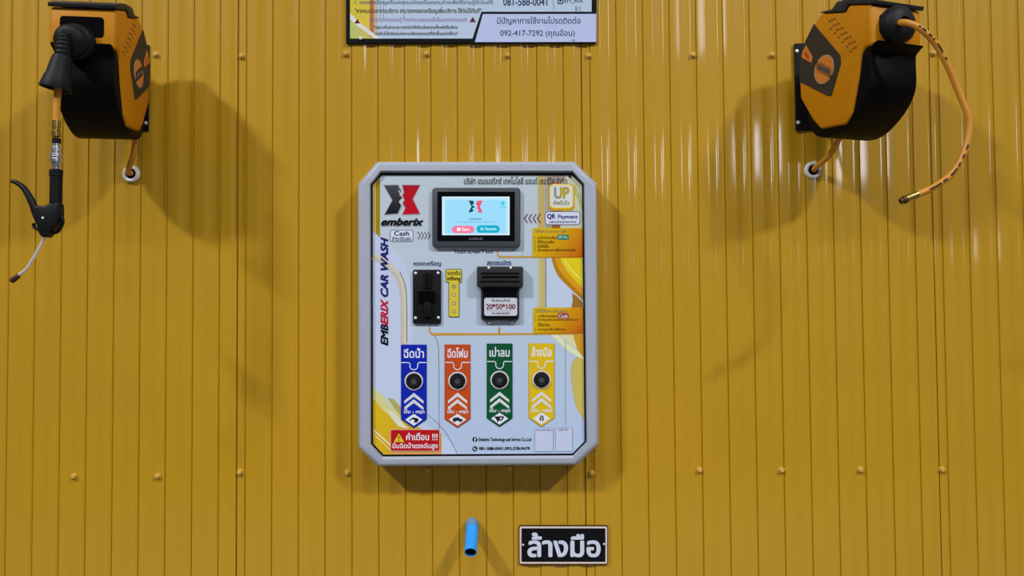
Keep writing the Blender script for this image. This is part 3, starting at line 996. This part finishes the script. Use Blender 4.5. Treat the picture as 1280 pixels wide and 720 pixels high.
class Reel:
    def __init__(self, piv, plate_x, label, yaw, width=0.138):
        self.piv = Vector(piv)
        self.plate_x = plate_x
        self.root = empty('hose_reel', (plate_x, 0.0, piv[2]), label, 'hose reel')
        self.rot = Matrix.Rotation(math.radians(yaw), 3, 'Z')
        self.W = width

    def T(self, w, u, z):
        """reel frame (width, out from its back, up) -> world; the reel swivels about the bracket's pin"""
        return self.piv + self.rot @ Vector((w, -(u - 0.045), z))

    def N(self, v):
        return self.rot @ Vector(v)

    def extr(self, prof, w0, w1, bev, name, m, parent=None, seg=3, sm=35):
        bm = bmesh.new()
        prism(bm, [self.T(w0, u, v) for u, v in prof], [self.T(w1, u, v) for u, v in prof], bev, seg)
        bmesh.ops.recalc_face_normals(bm, faces=bm.faces)
        return link(name, bm, M[m], parent or self.root, smooth=sm)

    def build(self, window):
        W = self.W
        r = self.root
        # wall bracket (does not swivel)
        bm = bmesh.new()
        zc = 0.151
        o = Vector((self.plate_x, 0, self.piv.z))
        dx, dy = self.piv.x - self.plate_x, -self.piv.y

        def box(xa, xb, ya, yb, za, zb, bev=0.001):
            prism(bm, [o + Vector(p) for p in ((xa, -ya, za), (xb, -ya, za), (xb, -ya, zb), (xa, -ya, zb))],
                  [o + Vector(p) for p in ((xa, -yb, za), (xb, -yb, za), (xb, -yb, zb), (xa, -yb, zb))], bev, 1)
        box(-0.060, 0.060, 0.0, 0.005, zc - 0.110, zc + 0.110)
        box(dx - 0.025, dx + 0.025, 0.004, dy + 0.016, zc + 0.055, zc + 0.060)
        box(dx - 0.025, dx + 0.025, 0.004, dy + 0.016, zc - 0.060, zc - 0.055)
        lathe(bm, o + Vector((dx, -dy, zc - 0.07)), (0, 0, 1), [(0, 0.006), (0.14, 0.006)], 14)
        br = link('wall_bracket', bm, M['blackplastic'], r, smooth=35)
        for sx in (-1, 1):
            for dz in (0.090, -0.090):
                bm = bmesh.new()
                lathe(bm, o + Vector((sx * 0.054, -0.005, zc + dz)), (0, -1, 0), [(-.001, .0045), (.002, .0045), (.0032, .003)], 14)
                link('bracket_screw', bm, M['steel'], br, smooth=40)
        # body
        h = self.extr(HOUSE, -W / 2, W / 2, 0.007, 'housing', 'orange', seg=3)
        self.extr(COVER, -W / 2 + 0.006, W / 2 - 0.006, 0.005, 'drum_cover', 'coverplastic', seg=2)
        self.extr(CAP, -W / 2 - 0.001, W / 2 + 0.001, 0.003, 'top_handle', 'capplastic', seg=2)
        if window:
            bm = bmesh.new()
            rr_ = rrect(-0.047, 0.1850, 0.044, 0.2300, 0.008, 5)
            prism(bm, [self.T(x, 0.250, z) for x, z in rr_], [self.T(x, 0.2685, z) for x, z in rr_], 0.0005, 1)
            bmesh.ops.recalc_face_normals(bm, faces=bm.faces)
            link('hose_window', bm, M['hole'], r)
        # side badges on both faces
        for s in (-1, 1):
            wf = s * W / 2
            bm = bmesh.new()
            prism(bm, [self.T(wf - s * 0.002, u, v) for u, v in SIDE], [self.T(wf + s * 0.0016, u, v) for u, v in SIDE], 0.0008, 1)
            bmesh.ops.recalc_face_normals(bm, faces=bm.faces)
            pn = link('side_panel', bm, M['panelplastic'], r, smooth=35)
            c = self.T(wf + s * 0.001, 0.1205, 0.150)
            ax = self.N((s, 0, 0))
            bm = bmesh.new()
            lathe(bm, c, ax, [(0, 0.0335), (0.0018, 0.0330)], 36, mi=0)
            lathe(bm, c, ax, [(0.0012, 0.0305), (0.0022, 0.0302)], 36, mi=1)

            def bar(u0, u1, va, vb, hh, d, mi):
                q = [(u0, va - hh), (u1, vb - hh), (u1, vb + hh), (u0, va + hh)]
                prism(bm, [self.T(wf + s * 0.002, u, v) for u, v in q], [self.T(wf + s * (0.0032 + d), u, v) for u, v in q], 0, 1, mi)
            bar(.0960, .1450, .1660, .1340, .0125, 0, 2)
            bar(.1010, .1400, .1625, .1375, .0055, .0003, 3)
            bmesh.ops.recalc_face_normals(bm, faces=bm.faces)
            link('emblem', bm, [M['emblemrim'], M['emblem'], M['panelplastic'], M['bezel']], pn, smooth=40)
            bm = bmesh.new()
            q = [(.0440, .211), (.060, .2270), (.0827, .1912), (.078, .179), (.0440, .2010)]
            prism(bm, [self.T(wf, u, v) for u, v in q], [self.T(wf + s * 0.0022, u, v) for u, v in q], 0, 1, 0)
            q = [(.052, .2080), (.060, .2120), (.072, .1940), (.066, .1900)]
            prism(bm, [self.T(wf, u, v) for u, v in q], [self.T(wf + s * 0.0026, u, v) for u, v in q], 0, 1, 1)
            bmesh.ops.recalc_face_normals(bm, faces=bm.faces)
            link('length_tag', bm, [M['emblem'], M['tagred']], pn)
            bm = bmesh.new()
            for i in range(7):
                for j in range(4):
                    if (i + j) in (0, 9): continue
                    u = .128 + i * .0122 + j * .0082
                    v = .2595 - i * .0145 - j * .0002 - (.004 if j == 0 else 0)
                    q = [(u, v), (u + .0058, v - .001), (u + .0076, v - .0056), (u + .0018, v - .0046)]
                    prism(bm, [self.T(wf - s * 0.002, a_, b_) for a_, b_ in q], [self.T(wf + s * 0.0006, a_, b_) for a_, b_ in q], 0, 1)
            bmesh.ops.recalc_face_normals(bm, faces=bm.faces)
            link('vent_slots', bm, M['ventdark'], h)
        return h


M['emblem'] = mat('orange_emblem', rgb(206, 120, 40), 0.45, noise=0.15, nscale=80)
M['emblemrim'] = mat('pale_emblem_rim', rgb(170, 132, 96), 0.45, noise=0.05)
M['tagred'] = mat('red_tag_print', rgb(180, 66, 40), 0.5, noise=0.1)
M['ventdark'] = mat('brown_vent', rgb(120, 74, 10), 0.6, noise=0.1)

# ---- left reel
RL = Reel((-0.9985, -0.0606, 1.8305), -1.010, 'orange and black wall hose reel at the left with a hanging air gun hose', 8.5)
RL.build(True)
gc = RL.T(-0.008, 0.258, 0.1740)
ax = RL.N((-0.08, -1, -0.22)).normalized()
bm = bmesh.new()
lathe(bm, gc, ax, [(-0.02, 0.030), (0.0, 0.036), (0.012, 0.0385), (0.024, 0.0385), (0.032, 0.034), (0.034, 0.028)], 36)
lathe(bm, gc, ax, [(0.03, 0.030), (0.040, 0.0345), (0.050, 0.034), (0.058, 0.028), (0.061, 0.018)], 36)
link('hose_guide', bm, M['rubber'], RL.root, smooth=50)
D_H = 0.335
neck = [gc + ax * 0.05, P(80.5, 45, D_H - 0.004), P(79.5, 55, D_H), P(78, 72, D_H)]
bm = bmesh.new()
np_ = smooth_path(neck, 10)
tube(bm, np_, [0.0125 + 0.0016 * (1 if (i % 3 == 0) else 0) + 0.002 * (i / len(np_)) for i in range(len(np_))], 20)
link('ribbed_neck', bm, M['rubber'], RL.root, smooth=40)
bm = bmesh.new()
b0, b1 = P(78.5, 70, D_H), P(69.2, 111.5, D_H)
bx = (b1 - b0)
L = bx.length
lathe(bm, b0, bx, [(0, 0.013), (0.002, 0.0185), (L * .12, 0.0205), (L * .58, 0.0245), (L * .62, 0.0262), (L * .97, 0.0318), (L, 0.0315), (L * .99, 0.028), (L * .55, 0.02)], 36)
link('bell_stopper', bm, M['rubber'], RL.root, smooth=38)
bm = bmesh.new()
tube(bm, smooth_path([P(76, 80, D_H), P(72.6, 112, D_H), P(71, 130, D_H), P(70.4, 154, D_H)], 6), 0.0073, 18)
link('hose', bm, M['hose'], RL.root, smooth=50)
bm = bmesh.new()
p0, p1 = P(70.6, 151, D_H), P(70.0, 174, D_H)
L = (p1 - p0).length
lathe(bm, p0, p1 - p0, [(0, 0.0082), (L * .35, 0.0086), (L * .4, 0.0074), (L * .55, 0.0074), (L * .58, 0.009), (L * .85, 0.009), (L * .9, 0.0062), (L, 0.006)], 24)
o = link('hose_ferrule', bm, M['brass'], RL.root, smooth=30)


def supply(R, px0, py0, d0, gx, gy, side):
    """feed hose from the reel's underside into the grommet in the wall"""
    g = P(gx, gy, 0.004)
    bm = bmesh.new()
    s = P(px0, py0, d0)
    k = s.lerp(g, 0.55)
    tube(bm, smooth_path([s, Vector((k.x + side * 0.004, k.y - 0.01, k.z - 0.006)), g + Vector((0, -0.012, 0.004)), g + Vector((0, 0.004, 0))], 8), 0.0068, 16)
    link('supply_hose', bm, M['hose'], R.root, smooth=50)


supply(RL, 172, 160, 0.075, 163, 216.5, 1)


def grommet(px, py, label):
    g = P(px, py, 0.006)
    g.y = 0.0
    bm = bmesh.new()
    lathe(bm, g, (0, -1, 0), [(0.0, 0.0215), (0.004, 0.0215), (0.0075, 0.0190), (0.0078, 0.0150), (0.0060, 0.0128), (0.0005, 0.0126)], 36, cap0=False, cap1=False)
    r = empty('wall_grommet', g, label, 'grommet', 'white grommets in the yellow wall')
    link('ring', bm, M['whiteplastic'], r, smooth=40)
    bm = bmesh.new()
    lathe(bm, g, (0, -1, 0), [(0.0004, 0.0), (0.0005, 0.0128)], 36, cap0=False, cap1=False)
    link('opening', bm, M['hole'], r)


grommet(163, 217, 'white ring in the wall where a hose enters below the left hose reel')
grommet(1017, 212.5, 'white ring in the wall where a hose enters below the right hose reel')

# ---- air gun hanging on the left hose
DG_ = D_H
gun = empty('air_blow_gun', P(70, 262, DG_), 'black air blow gun with curved lever and chrome nozzle hanging from the left hose', 'air gun')
bm = bmesh.new()
p0, p1 = P(70.6, 175, DG_), P(70.2, 214, DG_)
L = (p1 - p0).length
prof = [(0, .007), (L * .02, .0078), (L * .22, .0080), (L * .24, .0105), (L * .34, .0110), (L * .36, .0098), (L * .44, .0098), (L * .46, .0128), (L * .53, .0132), (L * .55, .0108), (L * .60, .0108),
        (L * .62, .0130), (L * .70, .0130), (L * .72, .0098), (L * .85, .0090), (L * .87, .0078), (L, .0076)]
lathe(bm, p0, p1 - p0, prof, 24)
link('quick_coupler', bm, M['chrome'], gun, smooth=30)
bm = bmesh.new()
lathe(bm, P(70.8, 173, DG_), p1 - p0, [(0, .0070), (0.001, .0086), (0.011, .0086), (0.0115, .007)], 20)
link('coupler_sleeve', bm, M['blackplastic'], gun, smooth=30)


def gplate(pts, d0, d1, bev, name, m, smooth=35):
    bm = bmesh.new()
    mid_ = (d0 + d1) / 2
    pplate(bm, pts, d0, d1, bev, 3, dm=mid_)
    return link(name, bm, M[m], gun, smooth=smooth)


bm = bmesh.new()
h0, h1 = P(70.2, 212, DG_), P(69.8, 264, DG_)
L = (h1 - h0).length
lathe(bm, h0, h1 - h0, [(0, .0115), (.002, .0132), (L * .16, .0132), (L * .18, .0118), (L * .7, .0122), (L, .0118)], 24)
link('handle', bm, M['blackplastic'], gun, smooth=35)
gplate([(45, 257.5), (60, 258), (64, 255), (76.8, 254), (77.4, 270), (74.5, 280), (67, 288), (62.5, 296.5), (55, 297), (51, 290), (49, 279), (44.5, 268)], DG_ - 0.012, DG_ + 0.012, 0.004, 'gun_body', 'blackplastic')
bm = bmesh.new()
lv = smooth_path([P(x, y, DG_) for x, y in ((14.5, 226.4), (21, 228.4), (29.5, 235), (36, 245), (41, 255), (44.6, 266), (50, 279))], 6)
tube(bm, lv, [0.0040 + 0.0036 * min(1, i / (len(lv) * .6)) for i in range(len(lv))], 14)
link('lever', bm, M['blackplastic'], gun, smooth=50)
bm = bmesh.new()
hk = smooth_path([P(x, y, DG_) for x, y in ((41.6, 279.5), (43.6, 284.5), (48.5, 287), (55, 287))], 6)
tube(bm, hk, [0.0036] * len(hk), 12)
link('trigger_hook', bm, M['blackplastic'], gun, smooth=50)
bm = bmesh.new()
lp = smooth_path([P(x, y, DG_) for x, y in ((75.5, 270), (78.6, 275.5), (76.6, 283), (72, 289.5), (65, 291.5))], 6)
tube(bm, lp, [0.0036] * len(lp), 12)
link('hanging_loop', bm, M['blackplastic'], gun, smooth=50)
bm = bmesh.new()
c = P(53.6, 272.4, DG_ + 0.012)
lathe(bm, c, (0, -1, 0), [(-.002, .0026), (.001, .0026), (.0016, .0015)], 14)
link('pivot_pin', bm, M['steel'], gun, smooth=40)
bm = bmesh.new()
tube(bm, smooth_path([P(x, y, DG_) for x, y in ((47, 262), (54, 260.6), (61, 258.4), (69, 255.8))], 4), 0.0014, 8)
link('spring_wire', bm, M['steel'], gun, smooth=50)
bm = bmesh.new()
nz = smooth_path([P(x, y, DG_) for x, y in ((58.6, 292), (54.8, 299), (46, 315.5), (36.4, 331.6), (33, 336.2), (28.6, 340), (22, 344.8))], 6)
tube(bm, nz, 0.0032, 16)
link('nozzle_tube', bm, M['nozzle'], gun, smooth=50)
bm = bmesh.new()
p0, p1 = P(23.8, 343.6, DG_), P(14.2, 351.6, DG_)
L = (p1 - p0).length
lathe(bm, p0, p1 - p0, [(0, .0042), (L * .1, .0058), (L * .8, .0062), (L, .0050)], 18)
link('nozzle_tip', bm, M['tip'], gun, smooth=40)

# ---- right reel
RR = Reel((0.7395, -0.0549, 1.8130), 0.7395, 'orange and black wall hose reel at the right with a loose curved hose end', 19.5)
RR.build(True)
gc = RR.T(-0.008, 0.262, 0.2060)
ax = RR.N((0.0, -1, 0.0)).normalized()
bm = bmesh.new()
lathe(bm, gc, ax, [(-0.02, 0.034), (0.0, 0.0385), (0.008, 0.0415), (0.020, 0.0415), (0.030, 0.037), (0.036, 0.028), (0.038, 0.013), (0.030, 0.0090)], 40)
link('hose_guide', bm, M['rubber'], RR.root, smooth=50)
hp = [(1134, 28.6, .322), (1144, 32.0, .332), (1156, 40.5, .335), (1170, 55.5, .33), (1183, 79, .325), (1194, 104, .32), (1204, 129, .32), (1211.5, 151, .32), (1209.5, 176, .32),
      (1201.5, 199, .32), (1189, 218, .32), (1170, 232.5, .32), (1152, 241, .32), (1140, 245.6, .32)]
hpath = smooth_path([gc + ax * 0.020, P(1125.5, 28.4, .305)] + [P(*q) for q in hp], 8)
bm = bmesh.new()
tube(bm, hpath, 0.0068, 18)
hose = link('hose', bm, M['hose'], RR.root, smooth=50)
# print running along the hose
n = len(hpath)
for (i0, i1) in ((26, 28), (29, 32), (34, 36), (37, 38), (40, 44), (46, 47), (82, 84), (86, 88), (90, 92), (93, 97), (99, 101), (102, 108)):
    seg_ = hpath[i0:i1 + 1]
    rng = [p + Vector((0, -0.0058, 0.0004)) for p in seg_]
    bm = bmesh.new()
    tube(bm, rng, 0.0023, 8)
    link('hose_print', bm, M['hoseink'], hose, smooth=50)
bm = bmesh.new()
p0, p1 = P(1147, 242.9, .32), P(1133, 248.6, .32)
L = (p1 - p0).length
lathe(bm, p0, p1 - p0, [(0, .0074), (L * .1, .0080), (L, .0078)], 20)
link('hose_ferrule', bm, M['brass'], RR.root, smooth=30)
bm = bmesh.new()
p0, p1 = P(1134, 248.2, .32), P(1125.4, 251.8, .32)
L = (p1 - p0).length
lathe(bm, p0, p1 - p0, [(0, .0062), (L * .2, .0062), (L * .25, .0088), (L * .55, .0088), (L * .6, .007), (L, .0068), (L, .004), (L * .5, .0038)], 20)
link('threaded_fitting', bm, M['bronze'], RR.root, smooth=30)
supply(RR, 1056, 160, 0.13, 1018, 212, 1)

# ================================================================== WALL SCREWS
TOP = [(195, 68), (302, 70), (432.4, 67), (533.4, 67), (634, 69), (736, 69.6), (866.4, 68.6), (965, 68.4), (1166.4, 66.2)]
BOT = [(92.4, 595.4), (197, 595.2), (299.6, 590.4), (434.4, 590.6), (534.6, 587.4), (637.4, 585), (739.8, 591), (874.6, 587.4), (977, 587.8), (1075.6, 587), (1177.6, 586.8)]
WHERE_T = ['beside the left hose reel bracket', 'between the left hose reel and the notice board', 'under the left end of the notice board', 'under the notice board above the left of the machine',
           'under the notice board above the right of the machine', 'under the right end of the notice board', 'between the notice board and the right reel, nearer the board', 'just left of the right hose reel',
           'inside the loop of the right hose']
WHERE_B = ['at the far left of the lower row', 'second from the left in the lower row', 'third from the left, nearest the machine on its left', 'just outside the lower left corner of the machine',
           'in the shadow under the machine, left of middle', 'in the shadow under the machine, right of middle', 'just outside the lower right corner of the machine', 'first to the right clear of the machine',
           'third from the right end of the lower row', 'second from the right end of the lower row', 'at the far right end of the lower row']


def wall_screw_mesh():
    bm = bmesh.new()
    lathe(bm, (0, 0, 0), (0, -1, 0), [(-0.0045, 0.0075), (0.0004, 0.0075), (0.0010, 0.0070)], 20)
    lathe(bm, (0, 0, 0), (0, -1, 0), [(0.0006, 0.0056), (0.0050, 0.0054), (0.0060, 0.0044)], 6)
    return bm


proto = link('wall_screw', wall_screw_mesh(), M['screw'])
first = True
for pts, wh, row in ((TOP, WHERE_T, 'upper'), (BOT, WHERE_B, 'lower')):
    for (x, y), where in zip(pts, wh):
        o = proto if first else proto.copy()
        if not first: COL.objects.link(o)
        first = False
        p = P(x, y, 0.0)
        o.location = (p.x, -0.0002, p.z)
        o.rotation_euler = (0, random.uniform(0, 1), 0)
        tag(o, 'small yellow screw head ' + where, 'screw', 'screws in the %s row on the yellow wall' % row)
for o in bpy.data.objects:
    if '_base' in o: del o['_base']
